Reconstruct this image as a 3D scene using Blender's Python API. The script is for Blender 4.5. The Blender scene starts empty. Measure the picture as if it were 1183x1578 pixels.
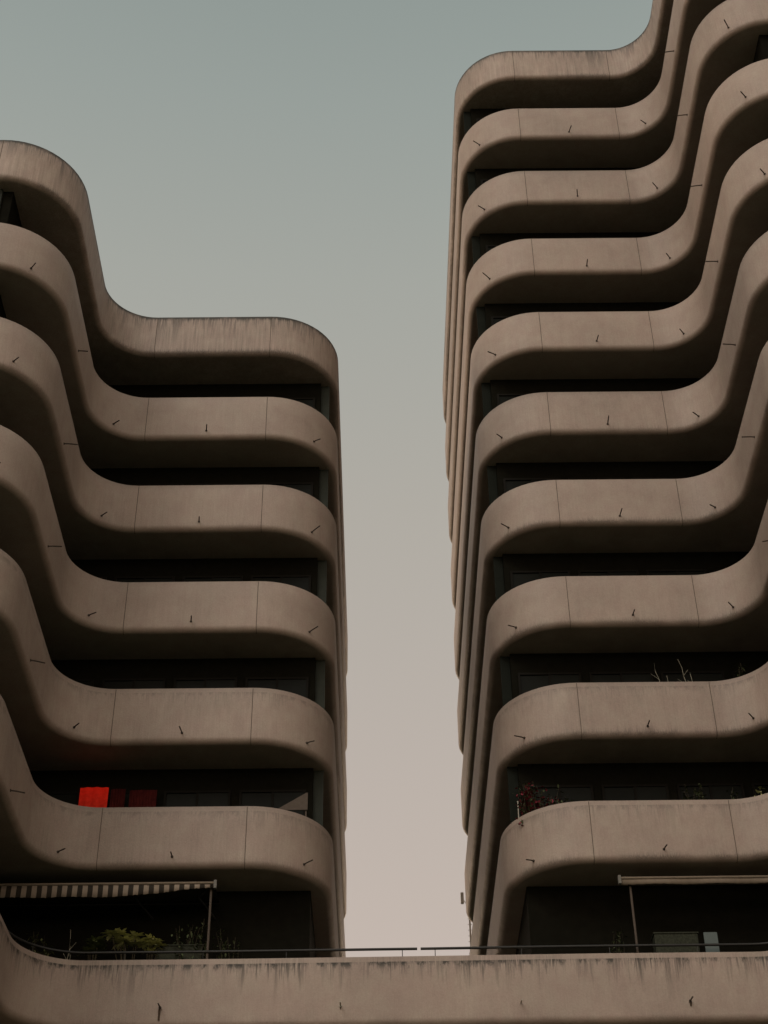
import bpy, bmesh, math, random
from mathutils import Vector, Matrix
R_ = math.radians
scene = bpy.context.scene
C = scene.collection

# ------------------------------------------------------------------ camera
cam_d = bpy.data.cameras.new("camera"); cam = bpy.data.objects.new("camera", cam_d); C.objects.link(cam)
cam_d.sensor_fit = 'HORIZONTAL'; cam_d.sensor_width = 36.0; cam_d.lens = 36.0 * 2412.96 / 1183.0
cam_d.clip_start = 0.1; cam_d.clip_end = 3000
RV = Vector((0.99994736, 0.00116445, -0.01019454)); UV = Vector((0.00870871, -0.62171836, 0.78319247))
FV = Vector((0.00542615, 0.78324002, 0.62169577))
cam.matrix_world = Matrix(((RV.x, UV.x, -FV.x, 0), (RV.y, UV.y, -FV.y, 0), (RV.z, UV.z, -FV.z, 0), (0, 0, 0, 1)))
scene.camera = cam

# ------------------------------------------------------------------ world, sun, exposure
SUN_EL, SUN_AZ = R_(38), R_(208)          # azimuth from +Y clockwise: behind the camera, to the left
world = bpy.data.worlds.new("World"); scene.world = world; world.use_nodes = True
wn, wl = world.node_tree.nodes, world.node_tree.links
wn.clear()
out = wn.new('ShaderNodeOutputWorld')
sky = wn.new('ShaderNodeTexSky'); sky.sky_type = 'NISHITA'; sky.sun_disc = False
sky.sun_elevation = SUN_EL; sky.sun_rotation = SUN_AZ; sky.air_density = 1.5; sky.dust_density = 4.0
bg1 = wn.new('ShaderNodeBackground'); bg1.inputs['Strength'].default_value = 0.05
wl.new(sky.outputs[0], bg1.inputs[0])
# thin high overcast veil, warm near the horizon and grey-teal overhead
tc = wn.new('ShaderNodeTexCoord'); sp = wn.new('ShaderNodeSeparateXYZ'); wl.new(tc.outputs['Generated'], sp.inputs[0])
rmp = wn.new('ShaderNodeValToRGB'); wl.new(sp.outputs['Z'], rmp.inputs[0])
def lin(r, g, b):
    f = lambda c: (c/255/12.92) if c/255 <= .04045 else ((c/255+.055)/1.055)**2.4
    return (f(r), f(g), f(b), 1)
el = rmp.color_ramp.elements
SKYC = [(0.0, (1.25, .95, .70, 1)), (0.22, (.80, .64, .52, 1)), (0.375, lin(193, 179, 169)), (0.50, lin(183, 173, 164)), (0.62, lin(173, 168, 159)),
        (0.73, lin(161, 163, 156)), (0.80, lin(149, 156, 151)), (0.86, lin(137, 147, 143)), (1.0, lin(128, 143, 141))]
el[0].position, el[0].color = SKYC[0]; el[1].position, el[1].color = SKYC[-1]
for p_, c_ in SKYC[1:-1]:
    e_ = el.new(p_); e_.color = c_
# the veil is brighter round the hidden sun (behind the camera)
dp = wn.new('ShaderNodeVectorMath'); dp.operation = 'DOT_PRODUCT'; wl.new(tc.outputs['Generated'], dp.inputs[0])
sd = Vector((math.sin(SUN_AZ)*math.cos(SUN_EL), math.cos(SUN_AZ)*math.cos(SUN_EL), math.sin(SUN_EL)))
dp.inputs[1].default_value = sd
mr = wn.new('ShaderNodeMapRange'); mr.inputs[1].default_value = 0.25; mr.inputs[2].default_value = 1.0
mr.inputs[3].default_value = 1.10; mr.inputs[4].default_value = 1.9; wl.new(dp.outputs['Value'], mr.inputs[0])
bg2 = wn.new('ShaderNodeBackground'); wl.new(rmp.outputs[0], bg2.inputs[0]); wl.new(mr.outputs[0], bg2.inputs['Strength'])
# warm glow added low behind the buildings, below the view, for the gap-facing sides
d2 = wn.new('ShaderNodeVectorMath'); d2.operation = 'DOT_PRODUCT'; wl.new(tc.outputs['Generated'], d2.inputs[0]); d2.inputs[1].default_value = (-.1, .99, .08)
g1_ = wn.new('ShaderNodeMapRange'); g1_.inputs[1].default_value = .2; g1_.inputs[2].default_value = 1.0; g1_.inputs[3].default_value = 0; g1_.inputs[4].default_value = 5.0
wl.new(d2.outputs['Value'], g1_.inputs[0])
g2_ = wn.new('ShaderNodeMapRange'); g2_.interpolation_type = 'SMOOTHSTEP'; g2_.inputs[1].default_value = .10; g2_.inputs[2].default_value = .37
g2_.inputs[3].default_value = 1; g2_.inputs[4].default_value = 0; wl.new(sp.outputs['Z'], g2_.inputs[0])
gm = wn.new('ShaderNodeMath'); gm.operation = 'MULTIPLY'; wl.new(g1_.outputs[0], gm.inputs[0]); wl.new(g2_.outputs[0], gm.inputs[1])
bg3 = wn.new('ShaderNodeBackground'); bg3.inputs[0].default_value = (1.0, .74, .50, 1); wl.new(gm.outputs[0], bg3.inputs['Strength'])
mx = wn.new('ShaderNodeMixShader'); mx.inputs[0].default_value = 0.93
wl.new(bg1.outputs[0], mx.inputs[1]); wl.new(bg2.outputs[0], mx.inputs[2]); ad = wn.new('ShaderNodeAddShader')
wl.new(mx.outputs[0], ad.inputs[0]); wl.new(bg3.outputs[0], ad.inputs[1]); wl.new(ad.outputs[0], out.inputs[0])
sl = bpy.data.lights.new("sun", 'SUN'); sl.energy = 0.8; sl.angle = R_(25); sl.color = (1.0, 0.95, 0.88)
so = bpy.data.objects.new("sun", sl); C.objects.link(so)
so.rotation_euler = (-sd).to_track_quat('-Z', 'Y').to_euler(); so.location = sd * 60
vs = scene.view_settings; vs.view_transform = 'Standard'; vs.look = 'None'; vs.exposure = 0.0; vs.gamma = 1.0

# ------------------------------------------------------------------ materials
def mat(name, col, rough=.85, spec=.3, bump=0.0, var=0.0, vscale=3.0, emis=None, estr=0.0, metal=0.0):
    m = bpy.data.materials.new(name); m.use_nodes = True
    nt = m.node_tree; b = nt.nodes['Principled BSDF']
    b.inputs['Base Color'].default_value = (*col, 1); b.inputs['Roughness'].default_value = rough
    b.inputs['Specular IOR Level'].default_value = spec; b.inputs['Metallic'].default_value = metal
    if emis:
        b.inputs['Emission Color'].default_value = (*emis, 1); b.inputs['Emission Strength'].default_value = estr
    if var or bump:
        g = nt.nodes.new('ShaderNodeNewGeometry'); n = nt.nodes.new('ShaderNodeTexNoise')
        n.inputs['Scale'].default_value = vscale; n.inputs['Detail'].default_value = 6
        nt.links.new(g.outputs['Position'], n.inputs['Vector'])
        if var:
            r = nt.nodes.new('ShaderNodeMapRange'); r.inputs[1].default_value = .3; r.inputs[2].default_value = .7
            r.inputs[3].default_value = 1-var; r.inputs[4].default_value = 1+var
            nt.links.new(n.outputs[0], r.inputs[0])
            v = nt.nodes.new('ShaderNodeVectorMath'); v.operation = 'SCALE'; v.inputs[0].default_value = col
            nt.links.new(r.outputs[0], v.inputs['Scale']); nt.links.new(v.outputs[0], b.inputs['Base Color'])
        if bump:
            bp = nt.nodes.new('ShaderNodeBump'); bp.inputs['Strength'].default_value = bump; bp.inputs['Distance'].default_value = .02
            nt.links.new(n.outputs[0], bp.inputs['Height']); nt.links.new(bp.outputs[0], b.inputs['Normal'])
    return m

def concrete_mat():
    """board-marked concrete; object colour R = rim grime, G = drip teeth on the lip, B = coping line"""
    m = bpy.data.materials.new('weathered concrete'); m.use_nodes = True
    nt = m.node_tree; N, L = nt.nodes, nt.links; b = N['Principled BSDF']
    b.inputs['Roughness'].default_value = .62; b.inputs['Specular IOR Level'].default_value = .45
    def math_(op, a, c=None, clamp=False):
        n = N.new('ShaderNodeMath'); n.operation = op; n.use_clamp = clamp
        for i, x in enumerate((a, c)):
            if x is None: continue
            if isinstance(x, (int, float)): n.inputs[i].default_value = x
            else: L.new(x, n.inputs[i])
        return n.outputs[0]
    def rng(v, a0, a1, b0, b1, smooth=False):
        n = N.new('ShaderNodeMapRange'); n.interpolation_type = 'SMOOTHSTEP' if smooth else 'LINEAR'
        L.new(v, n.inputs[0])
        for i, x in zip((1, 2, 3, 4), (a0, a1, b0, b1)):
            if isinstance(x, (int, float)): n.inputs[i].default_value = x
            else: L.new(x, n.inputs[i])
        return n.outputs[0]
    geo = N.new('ShaderNodeNewGeometry'); tco = N.new('ShaderNodeTexCoord'); oi = N.new('ShaderNodeObjectInfo')
    sz = N.new('ShaderNodeSeparateXYZ'); L.new(tco.outputs['Object'], sz.inputs[0]); z = sz.outputs['Z']
    sc = N.new('ShaderNodeSeparateColor'); L.new(oi.outputs['Color'], sc.inputs[0])
    def noise(scale, vec3=(1, 1, 1), detail=5, rough=.6):
        mp = N.new('ShaderNodeMapping'); mp.inputs['Scale'].default_value = vec3; L.new(geo.outputs['Position'], mp.inputs[0])
        n = N.new('ShaderNodeTexNoise'); n.inputs['Scale'].default_value = scale; n.inputs['Detail'].default_value = detail
        n.inputs['Roughness'].default_value = rough; L.new(mp.outputs[0], n.inputs['Vector']); return n.outputs[0]
    big = noise(.45, (1, 1, 1)); mid = noise(3.2, (1, 1, .8)); fine = noise(28, (1, 1, 1), 4, .75); grit = noise(110, (1, 1, 1), 2)
    streakff = noise(60, (1, 1, .02), 2, .6); streak = noise(7, (1, 1, .045), 4, .7); streakf = noise(26, (1, 1, .03), 3, .7); blob = noise(6, (1, 1, .5), 5, .7); patch = noise(.9, (1, 1, .1), 2)
    # brightness of the clean concrete
    v = math_('ADD', rng(big, .3, .7, .86, 1.10), rng(mid, .3, .7, -.07, .07))
    v = math_('ADD', v, rng(fine, .3, .7, -.10, .10))
    v = math_('ADD', v, rng(grit, .3, .7, -.07, .07))
    v = math_('ADD', v, math_('MULTIPLY', rng(streakf, .3, .7, -.14, .14), math_('ADD', .22, math_('MULTIPLY', sc.outputs[0], .8))))
    v = math_('ADD', v, math_('MULTIPLY', rng(streak, .3, .7, -.12, .12), math_('ADD', .25, math_('MULTIPLY', sc.outputs[0], .8))))
    # rim grime: dense at the edge, running down as streaks
    colA = rng(streakf, .45, .58, 0, 1, True); colB = rng(streak, .49, .61, 0, 1, True); colC = rng(streakff, .45, .6, 0, 1, True)
    def run(col, lsrc, l0, l1, top, amp):        # a dark run that starts at height top and fades out lsrc-dependent far below
        ln = rng(lsrc, .38, .62, l0, l1)
        return math_('MULTIPLY', math_('MULTIPLY', rng(z, ln, top, 0, 1), col), amp)
    g1 = math_('MAXIMUM', run(colA, streak, -.15, -.9, -.02, 1.0), math_('MAXIMUM', run(colB, patch, -.25, -1.2, -.02, .75), run(colC, streakf, -.12, -.5, -.02, .8)))
    g0 = rng(z, rng(streakf, .38, .62, -.13, -.34), -.04, 0, 1.15, True)
    g0 = math_('MULTIPLY', g0, rng(mid, .3, .55, .65, 1))
    rim = math_('MULTIPLY', math_('MAXIMUM', g1, g0), math_('MULTIPLY', sc.outputs[0], rng(patch, .35, .62, .8, 1.0)))
    # ragged teeth where water collects on the lip
    tz = rng(streakff, .3, .7, -1.31, -1.14)
    teeth = math_('MULTIPLY', rng(z, math_('SUBTRACT', tz, .16), tz, 1, 0), rng(z, -1.46, -1.36, 0, 1))
    teeth = math_('MULTIPLY', teeth, math_('MULTIPLY', sc.outputs[1], rng(patch, .42, .58, .1, .8)))
    # coping line
    cz = math_('MULTIPLY', rng(z, rng(blob, .4, .62, -.17, -.34), -.14, 0, 1, True), rng(z, -.13, -.115, 1, 0, True))
    cz = math_('MULTIPLY', cz, math_('MULTIPLY', sc.outputs[2], rng(blob, .44, .58, .12, 1.0)))
    dr = math_('MAXIMUM', run(colA, streak, -.2, -.85, -.13, 1.0), math_('MAXIMUM', run(colB, patch, -.3, -1.1, -.13, .5), run(colC, blob, -.16, -.42, -.13, .95)))
    dr = math_('MULTIPLY', math_('MULTIPLY', dr, rng(z, -.13, -.11, 1, .25, True)), math_('MULTIPLY', sc.outputs[2], rng(patch, .40, .54, .30, 1)))
    dirt = math_('MAXIMUM', math_('MAXIMUM', rim, teeth), math_('MAXIMUM', cz, dr))
    mixc = N.new('ShaderNodeMix'); mixc.data_type = 'RGBA'
    cA = N.new('ShaderNodeMix'); cA.data_type = 'RGBA'; L.new(rng(mid, .35, .65, 0, 1), cA.inputs[0])
    cA.inputs[6].default_value = (.360, .272, .226, 1); cA.inputs[7].default_value = (.345, .276, .225, 1)
    sca = N.new('ShaderNodeVectorMath'); sca.operation = 'SCALE'; L.new(cA.outputs[2], sca.inputs[0]); L.new(v, sca.inputs['Scale'])
    L.new(dirt, mixc.inputs[0]); L.new(sca.outputs[0], mixc.inputs[6]); mixc.inputs[7].default_value = (.040, .032, .024, 1)
    L.new(mixc.outputs[2], b.inputs['Base Color'])
    bp = N.new('ShaderNodeBump'); bp.inputs['Strength'].default_value = .35; bp.inputs['Distance'].default_value = .012
    L.new(math_('ADD', math_('MULTIPLY', streakf, .6), fine), bp.inputs['Height']); L.new(bp.outputs[0], b.inputs['Normal'])
    return m

M = dict(
    concrete=concrete_mat(),
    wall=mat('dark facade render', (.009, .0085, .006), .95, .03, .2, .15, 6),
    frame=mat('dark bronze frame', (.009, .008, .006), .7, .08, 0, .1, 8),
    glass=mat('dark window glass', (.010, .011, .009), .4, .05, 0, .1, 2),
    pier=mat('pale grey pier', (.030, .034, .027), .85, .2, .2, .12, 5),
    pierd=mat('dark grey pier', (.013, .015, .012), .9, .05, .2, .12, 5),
    joint=mat('joint sealant', (.10, .08, .062), .95, .1, 0, .2, 20),
    pipe=mat('dark drain spout', (.07, .055, .044), .7, .2, 0, .2, 20),
    pipel=mat('pale drain spout', (.42, .38, .32), .7, .2, 0, .2, 20),
    soot=mat('drip stain', (.07, .05, .035), .95, .05, 0, .3, 30),
    metal=mat('dark rail metal', (.025, .024, .022), .5, .4, 0, .1, 10),
    greymetal=mat('grey galvanised metal', (.17, .16, .14), .7, .2, 0, .1, 10),
    deck=mat('terrace deck', (.12, .10, .085), .9, .2, .2, .2, 3),
    podium=mat('podium concrete', (.22, .18, .14), .9, .2, .3, .2, 2),
    ground=mat('green-tinted ground', (.062, .078, .048), .95, .15, .3, .25, .8),  # unseen ground, tinted green to colour the light bounced onto the soffits
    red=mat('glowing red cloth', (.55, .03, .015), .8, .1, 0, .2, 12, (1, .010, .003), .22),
    redd=mat('dim red curtain', (.05, .007, .006), .9, .1, 0, .3, 7, (1, .03, .01), .0008),
    beige=mat('beige canvas', (.20, .16, .12), .9, .1, 0, .1, 12),
    canvas=mat('pale canvas', (.10, .08, .065), .9, .1, 0, .1, 12),
    shade=mat('awning canvas in shade', (.035, .03, .022), .95, .03, 0, .15, 9),  # underside shade put into the canopy colour, in place of the stripes
    blue=mat('pale blue plastic', (.10, .125, .12), .5, .3, 0, .05, 5),
    box=mat('grey green planter', (.038, .041, .029), .9, .1, 0, .35, 25),
    stem=mat('woody stem', (.07, .06, .04), .9, .1, 0, .2, 20),
    twig=mat('pale dry twig', (.33, .31, .24), .9, .1, 0, .2, 20),
    leaf=mat('green leaf', (.17, .19, .08), .7, .2, 0, .35, 14),
    leafy=mat('yellow green leaf', (.48, .47, .22), .7, .2, 0, .35, 14),
    leafd=mat('dark leaf', (.07, .085, .04), .8, .15, 0, .35, 14),
    flower=mat('magenta flower', (.22, .035, .05), .8, .1, 0, .3, 14),
    white=mat('white painted cane', (.45, .41, .35), .7, .2, 0, .05, 10),
)
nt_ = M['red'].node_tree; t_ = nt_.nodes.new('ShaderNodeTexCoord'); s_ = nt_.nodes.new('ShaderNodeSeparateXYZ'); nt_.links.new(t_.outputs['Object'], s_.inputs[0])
r_ = nt_.nodes.new('ShaderNodeMapRange'); nt_.links.new(s_.outputs['Z'], r_.inputs[0])      # downward fade of the glow is put into the emission, no lamp behind
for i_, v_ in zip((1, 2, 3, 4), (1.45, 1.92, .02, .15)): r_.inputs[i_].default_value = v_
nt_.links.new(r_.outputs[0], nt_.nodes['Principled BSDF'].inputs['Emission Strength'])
def stripe_mat():
    m = mat('striped awning cloth', (.4, .3, .2), .9, .1); nt = m.node_tree
    t = nt.nodes.new('ShaderNodeTexCoord'); s = nt.nodes.new('ShaderNodeSeparateXYZ'); nt.links.new(t.outputs['Object'], s.inputs[0])
    a = nt.nodes.new('ShaderNodeMath'); a.operation = 'MULTIPLY'; a.inputs[1].default_value = 1/.213; nt.links.new(s.outputs['X'], a.inputs[0])
    f = nt.nodes.new('ShaderNodeMath'); f.operation = 'FRACT'; nt.links.new(a.outputs[0], f.inputs[0])
    g = nt.nodes.new('ShaderNodeMath'); g.operation = 'GREATER_THAN'; g.inputs[1].default_value = .5; nt.links.new(f.outputs[0], g.inputs[0])
    x = nt.nodes.new('ShaderNodeMix'); x.data_type = 'RGBA'; nt.links.new(g.outputs[0], x.inputs[0])
    x.inputs[6].default_value = (.29, .235, .185, 1); x.inputs[7].default_value = (.04, .034, .027, 1)
    nt.links.new(x.outputs[2], nt.nodes['Principled BSDF'].inputs['Base Color']); return m
M['stripe'] = stripe_mat()

# ------------------------------------------------------------------ helpers
def link_mesh(name, bm, m, parent=None, smooth=None, loc=None):
    me = bpy.data.meshes.new(name); bm.normal_update(); bm.to_mesh(me); bm.free()
    me.materials.append(m)
    if smooth is not None:
        for p in me.polygons: p.use_smooth = True
        me.set_sharp_from_angle(angle=R_(smooth))
    o = bpy.data.objects.new(name, me); C.objects.link(o)
    if parent: o.parent = parent
    if loc: o.location = loc
    return o
def again(o, parent, loc=None, rot=None):
    c = o.copy(); C.objects.link(c); c.parent = parent
    if loc is not None: c.location = loc
    if rot is not None: c.rotation_euler = rot
    return c
def empty(name, label, cat, loc=(0, 0, 0), group=None):
    o = bpy.data.objects.new(name, None); C.objects.link(o); o.location = loc; tag(o, label, cat, group); return o
def tag(o, label, cat, group=None):
    o['label'] = label; o['category'] = cat
    if group: o['group'] = group
def box(bm, x0, x1, y0, y1, z0, z1):
    v = [bm.verts.new(p) for p in ((x0,y0,z0),(x1,y0,z0),(x1,y1,z0),(x0,y1,z0),(x0,y0,z1),(x1,y0,z1),(x1,y1,z1),(x0,y1,z1))]
    for f in ((0,3,2,1),(4,5,6,7),(0,1,5,4),(1,2,6,5),(2,3,7,6),(3,0,4,7)): bm.faces.new([v[i] for i in f])
def tube(bm, pts, r, n=8, r1=None):
    rings = []
    for i, p in enumerate(pts):
        p = Vector(p); a = Vector(pts[max(0, i-1)]); b = Vector(pts[min(len(pts)-1, i+1)]); t = (b-a).normalized()
        u = t.cross(Vector((0, 0, 1)));  u = u.normalized() if u.length > 1e-3 else Vector((1, 0, 0)); w = t.cross(u)
        rr = r if r1 is None else r + (r1-r)*i/(len(pts)-1)
        rings.append([bm.verts.new(p + (u*math.cos(k*2*math.pi/n) + w*math.sin(k*2*math.pi/n))*rr) for k in range(n)])
    for a, b in zip(rings, rings[1:]):
        for k in range(n): bm.faces.new((a[k], a[(k+1) % n], b[(k+1) % n], b[k]))
    bm.faces.new(rings[0][::-1]); bm.faces.new(rings[-1])

# ------------------------------------------------------------------ the tower plan
AX = 0.86                       # axis of symmetry between the towers
RC, RK = 1.8, 1.28              # radius of the convex and of the concave corners
SOF, LIP, TH, FL = -1.43, .15, .13, -1.12
class Plan:
    """outline of a balcony ring, u measured outwards from the gap; s = +1 right tower, -1 left tower"""
    def __init__(self, s, u1, Yf, u2, Y2):
        self.s, self.u1, self.Yf, self.u2, self.Y2 = s, u1, Yf, u2, Y2
        self.u3, self.Y3 = u2 + 6.1, Y2 - 6.1; self.yb = 48.2; self.ue = self.u3 + 7
        self.a1, self.b1, self.a2, self.b2 = .45, 1.20, 1.45, .45      # how far the facade stands behind the ring
        self.core = [(self.ue, self.yb-1), (u1+self.a1, self.yb-1), (u1+self.a1, Yf+self.b1), (u2+self.a2, Yf+self.b1),
                     (u2+self.a2, Y2+self.b2), (self.u3+self.a2, Y2+self.b2), (self.u3+self.a2, self.Y3+self.b2), (self.ue, self.Y3+self.b2)]
    def samples(self):
        P = []                                           # (u, Y, outward normal, depth to the facade)
        def line(p, q, n, d, step=1.0):
            k = max(2, int(math.dist(p, q)/step))
            for i in range(k+1): P.append((p[0]+(q[0]-p[0])*i/k, p[1]+(q[1]-p[1])*i/k, n, d))
        def cvx(c, t0, t1, lu, ly, k=16, back=False):
            for i in range(1, k):
                t = t0+(t1-t0)*i/k; n = (math.cos(t), math.sin(t)); u, y = c[0]+RC*n[0], c[1]+RC*n[1]; tt = 0
                if u < lu: tt = max(tt, (lu-u)/max(1e-6, -n[0]))
                if not back and y < ly: tt = max(tt, (ly-y)/max(1e-6, -n[1]))
                if back and y > ly: tt = max(tt, (y-ly)/max(1e-6, n[1]))
                P.append((u, y, n, tt+.04))
        def ccv(c, t0, t1, lu, ly, k=14):
            for i in range(1, k):
                t = t0+(t1-t0)*i/k; n = (-math.cos(t), -math.sin(t)); u, y = c[0]+RK*math.cos(t), c[1]+RK*math.sin(t)
                tt = min((lu-u)/max(1e-6, -n[0]), (ly-y)/max(1e-6, -n[1])); P.append((u, y, n, tt+.04))
        pi = math.pi
        line((self.ue, self.yb), (self.u1+RC, self.yb), (0, 1), 1.05, 3)
        cvx((self.u1+RC, self.yb-RC), pi/2, pi, self.u1+self.a1, self.yb-1, back=True)
        line((self.u1, self.yb-RC), (self.u1, self.Yf+RC), (-1, 0), self.a1+.04, 1.5)
        cvx((self.u1+RC, self.Yf+RC), pi, 1.5*pi, self.u1+self.a1, self.Yf+self.b1)
        line((self.u1+RC, self.Yf), (self.u2-RK, self.Yf), (0, -1), self.b1+.04)
        ccv((self.u2-RK, self.Yf-RK), pi/2, 0, self.u2+self.a2, self.Yf+self.b1)
        line((self.u2, self.Yf-RK), (self.u2, self.Y2+RC), (-1, 0), self.a2+.04)
        cvx((self.u2+RC, self.Y2+RC), pi, 1.5*pi, self.u2+self.a2, self.Y2+self.b2)
        line((self.u2+RC, self.Y2), (self.u3-RK, self.Y2), (0, -1), self.b2+.04)
        ccv((self.u3-RK, self.Y2-RK), pi/2, 0, self.u3+self.a2, self.Y2+self.b2)
        line((self.u3, self.Y2-RK), (self.u3, self.Y3+RC), (-1, 0), self.a2+.04)
        cvx((self.u3+RC, self.Y3+RC), pi, 1.5*pi, self.u3+self.a2, self.Y3+self.b2)
        line((self.u3+RC, self.Y3), (self.ue, self.Y3), (0, -1), self.b2+.04)
        return P
    def w(self, u, y, z=0.0): return Vector((AX + self.s*u, y, z))

def profile(depth):
    """cross-section of parapet and slab: (distance behind the face, height below the rim)"""
    r = min(LIP, max(.2, depth-.02))
    pr = [(.035, 0), (.010, -.010), (0, -.035), (0, -.5), (0, -1.0), (0, SOF+r)]
    for i in range(1, 9):
        t = i/8*math.pi/2; pr.append((r-r*math.cos(t), SOF+r-r*math.sin(t)))
    d = max(depth, r+.02)
    pr += [(d, SOF), (d, FL), (min(TH, d-.02), FL), (min(TH, d-.02), -.012), (TH-.02, 0)]
    return pr
def sweep(samples, w):
    bm = bmesh.new(); rings = []
    for (u, y, n, d) in samples:
        rings.append([bm.verts.new(w(u-n[0]*o, y-n[1]*o, z)) for (o, z) in profile(d)])
    m = len(rings[0])
    for a, b in zip(rings, rings[1:]):
        for k in range(m):
            bm.faces.new((a[k], a[(k+1) % m], b[(k+1) % m], b[k]))
    bm.faces.new(rings[0]); bm.faces.new(rings[-1])
    bmesh.ops.remove_doubles(bm, verts=bm.verts, dist=1e-5)
    bmesh.ops.recalc_face_normals(bm, faces=bm.faces)
    return bm
Z1, H = 16.116, 3.0
PR = Plan(+1, 1.885, 30.38, 7.985, 24.27)
PL = Plan(-1, 1.885, 30.47, 8.085, 24.38)

def spout_mesh(name, m, stain=False):
    """a short tube that leaves the wall along local +X, with its collar"""
    bm = bmesh.new(); tube(bm, [(-.02, 0, 0), (.10, 0, -.004), (.30, 0, -.03)], .015, 8)
    tube(bm, [(-.005, 0, 0), (.012, 0, 0)], .030, 10)
    return link_mesh(name, bm, m, smooth=40)

JIT = random.Random(77)
def spout_spots(pl):
    s45 = math.sqrt(.5); c1 = (pl.u1+RC, pl.Yf+RC); k = (pl.u2-RK, pl.Yf-RK); c2 = (pl.u2+RC, pl.Y2+RC)
    um = (pl.u1+RC+pl.u2-RK)/2 - .02
    def on_c(c, t): return (c[0]+RC*math.cos(t), c[1]+RC*math.sin(t), t)
    def on_k(c, t): return (c[0]+RK*math.cos(t), c[1]+RK*math.sin(t), t+math.pi)
    return [on_c(c1, R_(227)), (um, pl.Yf, R_(270)), on_k(k, R_(52)), (pl.u2, 27.5, R_(180)), on_c(c2, R_(231)),
            ]

def put_spouts(pl, parent, src, z=-1.17, spots=None):
    for (u, y, t) in (spots or spout_spots(pl)):
        a = t if pl.s > 0 else math.pi - t
        c = again(src, parent, pl.w(u, y, z + JIT.uniform(-.02, .02)), (0, JIT.uniform(-.12, .16), a + JIT.uniform(-.16, .16)))
        c.scale = (JIT.uniform(.8, 1.1), 1, 1)

def joint_mesh(name, width=.014):
    bm = bmesh.new(); r = LIP
    pts = [(-.003, -.03), (-.003, SOF+r)] + [(r-(r+.003)*math.cos(t), SOF+r-(r+.003)*math.sin(t)) for t in (i/8*math.pi/2 for i in range(1, 9))]
    vs_ = [[bm.verts.new((x, o, z)) for x in (-width/2, width/2)] for o, z in pts]
    for a, b in zip(vs_, vs_[1:]): bm.faces.new((a[0], a[1], b[1], b[0]))
    # tiny thickness so that it is not a sheet
    bmesh.ops.recalc_face_normals(bm, faces=bm.faces)
    return link_mesh(name, bm, M['joint'])

# window: frame with pane; local x along the facade, y outward = -y
def window_pair(w, h):
    bm = bmesh.new(); t = .055
    box(bm, -w/2, w/2, -.05, .02, 0, t); box(bm, -w/2, w/2, -.05, .02, h-t, h)
    box(bm, -w/2, -w/2+t, -.05, .02, t, h-t); box(bm, w/2-t, w/2, -.05, .02, t, h-t)
    box(bm, -t/2, t/2, -.045, .02, t, h-t)
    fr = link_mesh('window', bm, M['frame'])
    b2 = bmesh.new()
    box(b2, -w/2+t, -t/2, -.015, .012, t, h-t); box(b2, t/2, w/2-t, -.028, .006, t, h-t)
    pn = link_mesh('pane', b2, M['glass']); return fr, pn

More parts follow.
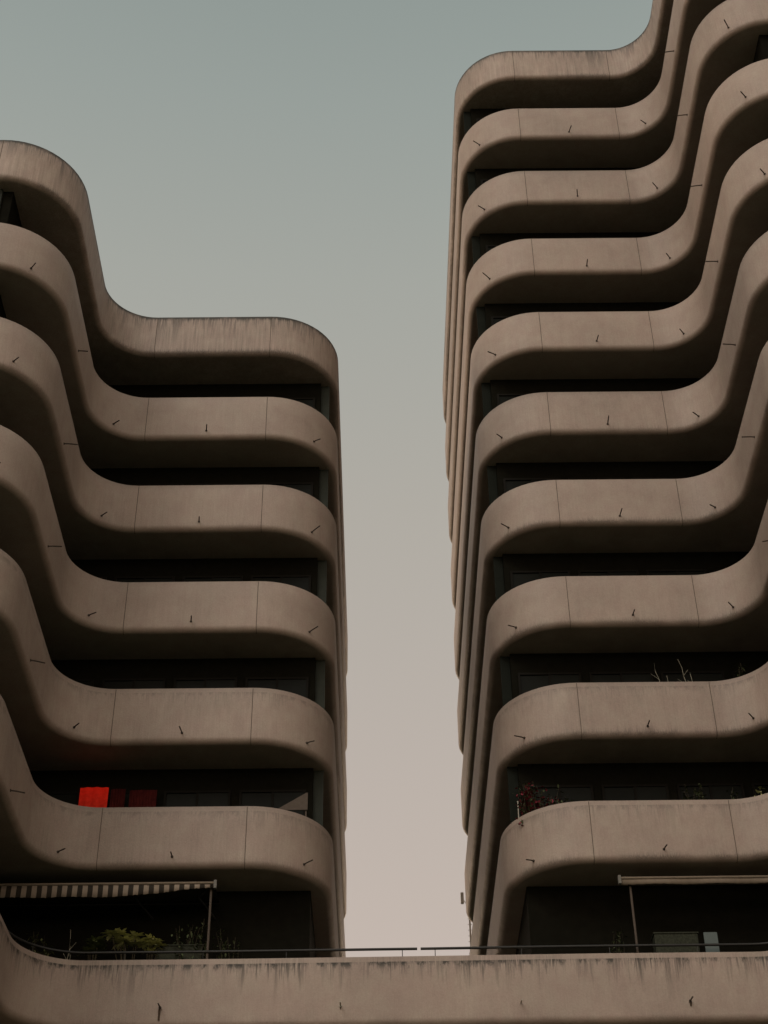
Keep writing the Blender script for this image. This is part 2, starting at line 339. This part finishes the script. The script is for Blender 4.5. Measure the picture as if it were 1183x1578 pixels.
def tower(pl, levels, label, name, roof_only_from=None):
    root = empty(name, label, 'apartment block', (AX+pl.s*(pl.u1+6), 38, -1.6))
    off = Vector(root.location)
    inv = lambda v: Vector(v)-off
    sm = pl.samples(); base = None
    top = max(levels); src = spout_mesh('drain_spout', M['pipe']); jsrc = joint_mesh('expansion_joint')
    C.objects.unlink(src); C.objects.unlink(jsrc)
    fr, pn = window_pair(1.5, 2.1); frs, pns = window_pair(1.9, 2.1)
    for o in (fr, pn, frs, pns): C.objects.unlink(o)
    rnd = random.Random(5 if pl.s > 0 else 9)
    for k in levels:
        z = Z1 + (k-1)*H
        if base is None: base = link_mesh('balcony', sweep(sm, pl.w), M['concrete'], root, smooth=35, loc=inv((0, 0, z))); b = base
        else: b = again(base, root, inv((0, 0, z)))
        b.color = ((1.0, .8, 0, 1) if k == top else (.22 if rnd.random() < .5 else .08, rnd.choice((.15, .4, .7)), 0 if k > 2 else .40, 1))
        if k != top: put_spouts(pl, b, src)
        for u, y in ((pl.u1+RC, pl.Yf), (pl.u2-RK, pl.Yf), (pl.u2+RC, pl.Y2), (pl.u3-RK, pl.Y2)):
            again(jsrc, b, pl.w(u, y, 0))
        # doors and windows behind this balcony: they open on the storey that starts at its floor
        if k == top: continue
        zf = z+FL+.02
        def win(f, p, u, y, rz):
            c = again(f, root, inv(pl.w(u, y, zf)), (0, 0, rz)); again(p, c, (0, 0, 0), (0, 0, 0))
        for u in (pl.u1+1.35, pl.u1+3.05, pl.u1+4.75, pl.u1+6.45): win(fr, pn, u, pl.Yf+pl.b1, 0)
        for y in (34.5, 38.5, 42.5): win(frs, pns, pl.u1+pl.a1, y, R_(-90)*pl.s)
        win(fr, pn, pl.u2+pl.a2+1.35, pl.Y2+pl.b2, 0)
    # facade shaft behind the balconies
    bm = bmesh.new(); zt = Z1+(top-1)*H-.35; zb = -1.6
    lo = [bm.verts.new(inv(pl.w(u, y, zb))) for u, y in pl.core]; hi = [bm.verts.new(inv(pl.w(u, y, zt))) for u, y in pl.core]
    n = len(lo)
    for i in range(n): bm.faces.new((lo[i], lo[(i+1) % n], hi[(i+1) % n], hi[i]))
    bm.faces.new(lo[::-1]); bm.faces.new(hi); bmesh.ops.recalc_face_normals(bm, faces=bm.faces)
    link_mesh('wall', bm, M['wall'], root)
    # narrow pale piers at the facade corners
    for k in levels:
        if k == top: continue
        z = Z1+(k-1)*H
        bm = bmesh.new(); a, b_ = pl.w(pl.u1+.215, 0).x, pl.w(pl.u1+.445, 0).x
        box(bm, min(a, b_), max(a, b_), pl.Yf+1.32, pl.Yf+1.38, z+FL, z+H+SOF)
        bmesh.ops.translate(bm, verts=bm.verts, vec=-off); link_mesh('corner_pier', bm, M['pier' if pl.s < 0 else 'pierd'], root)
    k = top if pl.s < 0 else 8
    z = Z1+(k-2)*H; bm = bmesh.new(); a, b_ = pl.w(pl.u2+pl.a2+.24, 0).x, pl.w(pl.u2+pl.a2+.75, 0).x
    box(bm, min(a, b_), max(a, b_), pl.Y2+.36, pl.Y2+.445, z+FL, z+H+SOF)
    bmesh.ops.translate(bm, verts=bm.verts, vec=-off); link_mesh('corner_pier', bm, M['pier'], root)
    return root

left = tower(PL, range(1, 7), 'left brown concrete apartment block, six wavy balcony bands in view, lower than its twin', 'apartment_block')
right = tower(PR, range(1, 11), 'right brown concrete apartment block, ten wavy balcony bands in view, the taller one', 'apartment_block')

# ------------------------------------------------------------------ podium with its front parapet
Z0 = 12.68
pod = empty('podium_terrace', 'stained concrete podium parapet running across the foot of both blocks', 'podium', (AX, 33, -1.6))
offp = Vector(pod.location)
sL = [(-u, y, (-n[0], n[1]), d) for (u, y, n, d) in PL.samples() if y <= 30.4701 and n != (0, 1)]
sR = [(u, y, n, d) for (u, y, n, d) in PR.samples() if y <= 30.3801 and n != (0, 1)]
# left part from its outer end to the gap, then across to the right part
seqL = list(reversed([(u, y, n, max(d, .6)) for (u, y, n, d) in sL])); seqR = [(u, y, n, max(d, .6)) for (u, y, n, d) in sR]
for i in range(1, 8):
    t = i/8; seqL.append((-(PL.u1+RC)+t*(PL.u1+RC+PR.u1+RC), 30.47-.09*t, (0, -1), 1.09))
wp = lambda u, y, z=0.0: Vector((AX+u, y, z))
front = link_mesh('front_parapet', sweep(seqL+seqR, wp), M['concrete'], pod, smooth=35, loc=Vector((0, 0, Z0))-offp)
front.color = (.0, .3, 1.0, 1)
bm = bmesh.new()        # deck and storeys below
pts = [(-PL.ue, 48), (PR.ue, 48)] + [(u+.0, y) for u, y in reversed([c for c in PR.core if c[1] < 40])]
pts = [(AX-PL.ue, 47.5), (AX+PR.ue, 47.5), (AX+PR.ue, PR.Y3+.5), (AX+PR.u3+1.5, PR.Y3+.5), (AX+PR.u3+1.5, PR.Y2+.5), (AX+PR.u2+1.3, PR.Y2+.5),
       (AX+PR.u2+1.3, PR.Yf+1), (AX-PL.u2-1.3, PL.Yf+1), (AX-PL.u2-1.3, PL.Y2+.5), (AX-PL.u3-1.5, PL.Y2+.5), (AX-PL.u3-1.5, PL.Y3+.5), (AX-PL.ue, PL.Y3+.5)]
lo = [bm.verts.new(Vector((x, y, -1.6))-offp) for x, y in pts]; hi = [bm.verts.new(Vector((x, y, Z0+FL-.005))-offp) for x, y in pts]
for i in range(len(lo)): bm.faces.new((lo[i], lo[(i+1) % len(lo)], hi[(i+1) % len(lo)], hi[i]))
bm.faces.new(hi); bm.faces.new(lo[::-1]); bmesh.ops.recalc_face_normals(bm, faces=bm.faces)
link_mesh('base_wall', bm, M['podium'], pod)
jw = joint_mesh('expansion_joint', .02); C.objects.unlink(jw)
for x in (-6.05, .80, 4.45, 7.45):
    if x in (4.45, 7.45): continue
    again(jw, front, (x, 30.47 if x < 0 else 30.43, 0))
sd_ = spout_mesh('drain_spout', M['pipe']); sp_ = spout_mesh('drain_spout', M['pipel']); C.objects.unlink(sd_); C.objects.unlink(sp_)
for x, src in ((-4.36, sd_), (-.78, sp_), (2.80, sp_), (6.16, sd_)):
    again(src, front, (x, 30.44 if x < 4 else 30.38, -1.02), (0, 0, R_(-90)))
# long drip stain under the leftmost dark spout and a short one under the others
for x, y, hgt, w_ in ((-4.37, 30.462, .55, .05), (6.16, 30.377, .10, .06), (-.78, 30.441, .06, .03), (2.8, 30.412, .06, .03)):
    bm = bmesh.new(); rr = random.Random(int(x*10)); prev = None
    for i in range(9):
        t = i/8; zz = -1.03-hgt*t
        if zz < SOF+LIP+.005: zz = SOF+LIP+.005
        ww = w_*(1-.45*t)*rr.uniform(.7, 1.2)/2
        row = [bm.verts.new((x+ww*sg, y-.008, zz)) for sg in (-1, 1)] 
        if prev and prev[0].co.z > zz+1e-4: bm.faces.new((prev[0], prev[1], row[1], row[0]))
        prev = row
    link_mesh('drip_stain', bm, M['soot'], front)

# ------------------------------------------------------------------ ground
bm = bmesh.new(); v = [bm.verts.new(p) for p in ((-1500, -1500, 0), (1500, -1500, 0), (1500, 1500, 0), (-1500, 1500, 0))]; bm.faces.new(v)
g = link_mesh('ground', bm, M['ground'], loc=(0, 0, -1.6)); g['kind'] = 'structure'

# ------------------------------------------------------------------ railings on the podium parapet
def rail(samples, label, posts):
    root = empty('terrace_railing', label, 'railing', samples[len(samples)//2] + Vector((0, 0, -.26)), 'dark rails above the podium parapet')
    o = Vector(root.location)
    bm = bmesh.new(); tube(bm, [p-o for p in samples], .027, 10); link_mesh('rail', bm, M['metal'], root, smooth=40)
    for x in posts:
        p = min(samples, key=lambda q: abs(q.x-x)); b = bmesh.new()
        tube(b, [Vector((x, p.y, Z0+FL+.01))-o, Vector((x, p.y, p.z-.02))-o], .008, 8); link_mesh('post', b, M['metal'], root, smooth=40)
def rail_pts(seq, x0, x1):
    return [Vector((AX+u-n[0]*.22, y-n[1]*.22, Z0+.235)) for (u, y, n, d) in seq if x0 <= AX+u-n[0]*.22 <= x1]
pL = rail_pts(seqL, -9, .6) + [Vector((.775, 30.65, Z0+.235))]
pR = [Vector((.845, 30.65, Z0+.235)), Vector((2.7, 30.62, Z0+.235))] + rail_pts(seqR, 4.2, 9.2)
rail(pL, 'dark handrail above the left half of the podium parapet', (-7.0, -5.2, -3.6, -1.9, .47))
rail(pR, 'dark handrail above the right half of the podium parapet', (1.14, 2.9, 4.7, 6.5, 8.0))

# ------------------------------------------------------------------ awnings
def awning(x0, x1, y, zt, val, striped, label):        # striped: pulled out; plain: rolled in under the soffit
    root = empty('awning', label, 'awning', ((x0+x1)/2, y, zt)); o = Vector(root.location); y1 = 31.62 if striped else y + .16
    bm = bmesh.new(); tube(bm, [Vector((x0, y, zt))-o, Vector((x1, y, zt))-o], .030, 10); link_mesh('front_bar', bm, M['beige'], root, smooth=40)
    m = M['stripe'] if striped else M['beige']
    n = 120 if striped else 90; bm = bmesh.new(); prev = None
    for i in range(n+1):
        t = i/n; x = x0+(x1-x0)*t; h = val(t) + .012*abs(math.sin(i*math.pi/ (4 if not striped else 3)))
        sw = .015*math.sin(x*5.1)
        row = [bm.verts.new(Vector((x, y-.006, zt-.02))-o), bm.verts.new(Vector((x, y+sw, zt-.02-h/2))-o), bm.verts.new(Vector((x, y+sw*1.4, zt-.02-h))-o)]
        if prev:
            for a in (0, 1): bm.faces.new((prev[a], prev[a+1], row[a+1], row[a]))
        prev = row
    ob = link_mesh('valance', bm, m, root, smooth=60); md = ob.modifiers.new('thickness', 'SOLIDIFY'); md.thickness = .006
    bm = bmesh.new(); prev = None
    for i in range(31):
        x = x0+(x1-x0)*i/30; row = [bm.verts.new(Vector((x, y+(y1-y)*s, zt+.012-.045*math.sin(s*math.pi)))-o) for s in (0, .25, .5, .75, 1)]
        if prev:
            for a in range(4): bm.faces.new((prev[a], prev[a+1], row[a+1], row[a]))
        prev = row
    ob = link_mesh('canopy', bm, M['shade'] if striped else m, root, smooth=60); md = ob.modifiers.new('thickness', 'SOLIDIFY'); md.thickness = .005
    for x in ((x1-.07, x1-1.4) if striped else ()):
        b = bmesh.new(); tube(b, [Vector((x, y, zt-.04))-o, Vector((x+(-.3 if striped else .3), y+.38, zt-.16))-o, Vector((x, y1, zt-.34))-o], .018, 8)
        link_mesh('arm', b, M['metal'], root, smooth=40)
    for x in (x0, x1):
        b = bmesh.new(); box(b, x-.03-o.x, x+.03-o.x, -.05, .05, -.13, .05); link_mesh('end_bracket', b, M['greymetal'], root)
    return root
awning(-8.55, -3.43, 30.60, 14.385, lambda t: .26 if t < .62 else .26-.20*((t-.62)/.38)**1.0, True,
       'brown and cream striped awning with sagging valance under the lowest left balcony')
awning(5.06, 9.2, 30.60, 14.40, lambda t: .11, False, 'plain beige rolled awning with scalloped edge under the lowest right balcony')
for x, nm, ang in ((-3.52, 'slim brown post under the end of the striped awning', .0), (5.29, 'slim grey post under the end of the plain beige awning', .0)):
    b = bmesh.new(); zb = Z0+FL+.005
    tube(b, [(0, 0, 0), (0, 0, 14.33-zb)], .026, 10)
    box(b, -.06, .06, -.06, .06, 0, .012); box(b, -.035, .035, -.035, .035, 14.31-zb, 14.345-zb)
    p = link_mesh('awning_post', b, M['canvas'], smooth=40, loc=(x, 30.72, zb)); tag(p, nm, 'post')

# ------------------------------------------------------------------ red screen and curtain, left block, lowest balcony
def cloth(name, x0, x1, y, z0, z1, m, label, cat, folds):
    bm = bmesh.new(); n = 40; cols = []
    xc, zc = (x0+x1)/2, z0
    for i in range(n+1):
        t = i/n; x = x0+(x1-x0)*t; dy = .012*math.sin(t*folds*2*math.pi)
        zz = z1 + .012*math.sin(t*math.pi)
        cols.append([bm.verts.new((x-xc, dy, (z0+(zz-z0)*s)-zc)) for s in (0, .5, 1)])
    for a, b in zip(cols, cols[1:]):
        for k in (0, 1): bm.faces.new((a[k], b[k], b[k+1], a[k+1]))
    o = link_mesh(name, bm, m, smooth=60, loc=(xc, y, zc)); md = o.modifiers.new('thickness', 'SOLIDIFY'); md.thickness = .008
    tag(o, label, cat); return o
cloth('lit_screen', -6.68, -6.04, 31.40, 15.15, 17.09, M['red'], 'glowing bright red screen behind the lowest left balcony', 'screen', 3)
cloth('curtain', -5.98, -5.66, 31.41, 15.15, 17.05, M['redd'], 'dim dark red curtain just right of the glowing red screen', 'curtain', 5)
cloth('curtain', -5.56, -4.95, 31.41, 15.15, 17.02, M['redd'], 'wider dim red curtain, furthest right from the glowing red screen', 'curtain', 9)

# pale triangular wind panel, left block, lowest balcony
bm = bmesh.new(); zf = Z1+FL
f_ = [(-2.25, 16.28), (-1.55, 16.28), (-1.55, 16.70), (-1.58, 16.70)]
fr_ = [bm.verts.new((x+1.9, 0, z-zf)) for x, z in f_] ; bk = [bm.verts.new((x+1.9, .03, z-zf)) for x, z in f_]
bm.faces.new(fr_); bm.faces.new(bk[::-1])
for i in range(4): bm.faces.new((fr_[i], bk[i], bk[(i+1) % 4], fr_[(i+1) % 4]))
for x in (-2.2, -1.6): box(bm, x+1.9, x+1.93, .031, .055, 0.005, 16.28-zf+.02)
o = link_mesh('wind_panel', bm, M['canvas'], loc=(-1.9, 31.0, zf)); tag(o, 'pale triangular cloth panel at the right end of the lowest left balcony', 'screen')

# ------------------------------------------------------------------ plants
def leaf(bm, p, d, up, L, w, n=3):
    d = d.normalized(); s = d.cross(up); s = s.normalized() if s.length > 1e-3 else Vector((1, 0, 0)); prev = None
    for i in range(n+1):
        t = i/n; c = p+d*L*t+Vector((0, 0, -L*.28*t*t)); hw = w*math.sin(math.pi*min(.97, .12+.85*t))/2
        row = (bm.verts.new(c+s*hw), bm.verts.new(c-s*hw))
        if prev: bm.faces.new((prev[0], prev[1], row[1], row[0]))
        prev = row
def plant(x, y, zf, h, spread, kind, label, seed, m='leaf', cat='plant', name='potted_plant', ps=1.0):
    r = random.Random(seed); root = empty(name, label, cat, (x, y, zf)); S = bmesh.new(); F = bmesh.new(); T = bmesh.new(); B = bmesh.new()
    # pot
    rings = [(.11, 0), (.15, .24), (.165, .24), (.165, .27), (.13, .27), (.12, .23), (0.001, .23)]; prev = None
    for (rr, z) in rings:
        row = [T.verts.new((rr*ps*math.cos(a*math.pi/8), rr*ps*math.sin(a*math.pi/8), z)) for a in range(16)]
        if prev:
            for i in range(16): T.faces.new((prev[i], prev[(i+1) % 16], row[(i+1) % 16], row[i]))
        prev = row
    link_mesh('pot', T, M['box'], root, smooth=40)
    heads = []; has_b = False
    if kind == 'palm':
        for k in range(8):
            a = r.uniform(0, 6.28); d = spread*(.15+.65*r.random()); top = Vector((math.cos(a)*d, math.sin(a)*d*.35, h-r.uniform(0, .34)))
            tube(S, [(0, 0, .22), top*.5+Vector((0, 0, .1)), top], .012, 6, .008)
            for q in range(19):
                b = q*2.4; dv = Vector((math.cos(b), math.sin(b), r.uniform(-.15, .8))); leaf(F, top, dv, Vector((0, 0, 1)), r.uniform(.17, .27), .07)
    elif kind == 'twig':
        for k in range(3):
            a = Vector((r.uniform(-spread, spread)*.4, 0, .22)); pts = [a]; 
            n = 8; dx = r.uniform(-.35, .1)
            for i in range(1, n+1): pts.append(a+Vector((dx*i/n+r.uniform(-.03, .03), r.uniform(-.03, .03), (h-.22)*(1-.2*k)*i/n)))
            tube(S, pts, .011, 6, .004)
            for i in (3, 5, 6): tube(S, [pts[i], pts[i]+Vector((r.uniform(-.2, .2), 0, .16))], .005, 5, .003)
            for i in range(4, n+1): leaf(F, pts[i], Vector((r.uniform(-1, 1), r.uniform(-1, 1), .3)), Vector((0, 0, 1)), .05, .02)
    else:
        n = 14 if kind == 'sparse' else 34
        for k in range(n):
            a = r.uniform(0, 6.28); d = spread*math.sqrt(r.random()); zz = h*(.45+.55*r.random()) if kind != 'sparse' else h*(.5+.5*r.random())
            top = Vector((math.cos(a)*d, math.sin(a)*d*.5, zz)); base = Vector((top.x*.25, top.y*.25, .22))
            tube(S, [base, base.lerp(top, .35)+Vector((r.uniform(-.07, .07), 0, 0)), base.lerp(top, .7)+Vector((r.uniform(-.09, .09), 0, .03)), top], .006, 5, .003)
            for q in range(20 if kind != 'sparse' else 16):
                c = base.lerp(top, r.uniform(.45, 1))+Vector((r.gauss(0, .045), r.gauss(0, .04), r.gauss(0, .045)))
                dv = Vector((r.gauss(0, 1), r.gauss(0, 1), r.gauss(.2, .8)))
                if kind == 'bloom' and r.random() < .5: leaf(B, c, dv, Vector((0, 0, 1)), .075, .07, 2); has_b = True
                else: leaf(F, c, dv, Vector((0, 0, 1)), r.uniform(.07, .12), .045, 2)
    link_mesh('stem', S, M['twig' if kind == 'twig' else 'stem'], root, smooth=60)
    link_mesh('foliage', F, M[m], root)
    if has_b: link_mesh('blossom', B, M['flower'], root)
    else: B.free()
    return root
zd = Z0+FL
plant(-5.12, 31.0, zd, 2.00, .55, 'palm', 'yellow green plant with fan shaped leaf rosettes on the podium terrace', 3, 'leafy')
plant(-4.72, 30.95, zd, 1.78, .22, 'palm', 'small yellow rosette plant just right of the largest yellow green plant', 31, 'leafy')
plant(-5.88, 31.0, zd, 1.80, .20, 'palm', 'small green rosette plant just left of the largest yellow green plant', 8, 'leaf')
plant(-7.05, 31.0, zd, 1.98, .25, 'sparse', 'thin leggy plant near the left edge of the podium terrace, under the striped awning', 4, 'leaf')
plant(-7.65, 31.05, zd, 1.90, .22, 'sparse', 'dark faint plant at the far left edge of the podium terrace', 5, 'leafd')
plant(-6.45, 31.0, zd, 2.0, .06, 'twig', 'single bare stalk between two dark plants on the podium terrace', 6, 'leafd')
plant(-3.95, 31.05, zd, 2.25, .42, 'bush', 'loose dark bush against the left side of the brown awning post', 7, 'leafd')
plant(-3.10, 31.05, zd, 2.0, .3, 'sparse', 'dark leafy shrub just right of the brown awning post', 12, 'leafd')
plant(4.85, 31.05, zd, 2.0, .25, 'sparse', 'dark thin plant left of the grey awning post', 13, 'leafd')
zf1 = Z1+FL
plant(3.55, 31.2, zf1, 2.2, .58, 'bloom', 'magenta flowering shrub at the rounded end of the lowest right balcony', 21, 'leafd')
plant(3.36, 31.30, zf1, 2.05, .14, 'bloom', 'small magenta bloom clump beside the white cane on the lowest right balcony', 22, 'leafd', ps=.6)
plant(6.96, 31.0, zf1, 1.82, .24, 'bush', 'dark green bushy plant behind the lowest right balcony, left one of a pair', 23, 'leafd')
plant(4.15, 31.15, zf1, 1.62, .35, 'bush', 'low dark trailing plant between the magenta shrub and the first joint, lowest right balcony', 51, 'leafd')
plant(7.72, 31.0, zf1, 1.72, .24, 'sparse', 'sparse dark plant behind the lowest right balcony, right one of a pair', 24, 'leafd')
plant(8.35, 30.75, zf1, 1.60, .1, 'sparse', 'tiny yellowish plant at the inner bend of the lowest right balcony', 25, 'leafy')
zf2 = Z1+H+FL
plant(6.75, 31.0, zf2, 2.0, .15, 'twig', 'pale bare forked twigs on the second right balcony, left of the tall straight one', 41, 'leafd')
plant(7.42, 31.0, zf2, 2.12, .08, 'twig', 'tall pale bare branch on the second right balcony', 42, 'leafd')
plant(8.45, 30.6, zf2, 1.75, .25, 'sparse', 'wispy dark plant at the inner bend of the second right balcony', 43, 'leafd')
plant(2.985, 33.5, zf1, 1.45, .10, 'sparse', 'small dark sprig poking over the side of the right block facing the gap', 44, 'leafd', ps=.55)
b = bmesh.new(); tube(b, [(0, 0, 0), (.012, 0, 1.62)], .013, 8); tube(b, [(.012, 0, 1.62), (.012, 0, 1.64)], .018, 8)
o = link_mesh('plant_cane', b, M['white'], smooth=40, loc=(3.105, 31.38, zf1)); tag(o, 'white cane standing by the magenta flowers', 'cane')
b = bmesh.new(); tube(b, [(-1.0, 0, 0), (0, 0, -.012), (1.0, 0, 0)], .012, 8)
for x in (-.95, .95): tube(b, [(x, 0, -1.52), (x, 0, .02)], .01, 8)
o = link_mesh('drying_rail', b, M['stem'], smooth=40, loc=(7.38, 31.1, zf2+1.53)); tag(o, 'thin horizontal drying rail behind the second right balcony', 'drying rail')

# ------------------------------------------------------------------ planters and chair on the terrace
def planter(x0, x1, y, z1, label):
    b = bmesh.new(); hx = (x1-x0)/2
    box(b, -hx, hx, -.16, .16, .03, z1-zd-.03); box(b, -hx-.02, hx+.02, -.18, .18, z1-zd-.028, z1-zd)
    for sx in (-hx+.05, hx-.11): box(b, sx, sx+.06, -.14, .14, 0.004, .03)
    o = link_mesh('planter', b, M['box'], loc=((x0+x1)/2, y, zd)); tag(o, label, 'planter'); return o
planter(-4.62, -3.66, 31.15, 13.20, 'long grey green planter on the podium terrace left of the brown awning post')
planter(5.72, 6.62, 31.15, 13.36, 'long grey green planter on the podium terrace left of the pale blue chair')
ch = empty('chair', 'pale blue plastic chair back showing above the podium parapet on the right', 'chair', (6.85, 31.05, zd))
b = bmesh.new(); box(b, -.14, .14, -.22, .22, .74, .78); link_mesh('seat', b, M['blue'], ch)
b = bmesh.new(); box(b, -.14, .14, -.235, -.205, .79, 13.28-zd); bmesh.ops.bevel(b, geom=b.edges[:], offset=.01, segments=2); link_mesh('backrest', b, M['blue'], ch)
for sx in (-.12, .12):
    for sy in (-.2, .2):
        b = bmesh.new(); tube(b, [(sx*1.15, sy*1.15, .003), (sx, sy, .75)], .014, 8); link_mesh('leg', b, M['blue'], ch, smooth=40)

# ------------------------------------------------------------------ mast behind the right block
mz = Z0+FL
ms = empty('antenna_mast', 'thin pale antenna mast with a small box, seen in the gap beside the right block', 'antenna', (3.02, 49.3, -1.6))
b = bmesh.new(); tube(b, [(0, 0, 0), (0, 0, 23.8)], .03, 8); link_mesh('pole', b, M['white'], ms, smooth=40)
b = bmesh.new(); tube(b, [(0, 0, 23.8), (-.20, 0, 24.1)], .012, 6); link_mesh('arm', b, M['white'], ms, smooth=40)
b = bmesh.new(); box(b, -.27, -.17, -.06, .06, 23.95, 24.32); bmesh.ops.bevel(b, geom=b.edges[:], offset=.015, segments=2); link_mesh('box', b, M['white'], ms)
for i in range(9):
    b = bmesh.new(); z = 22.0+i*.2; tube(b, [(-.07, 0, z), (.07, 0, z)], .009, 6); link_mesh('rung', b, M['white'], ms, smooth=40)
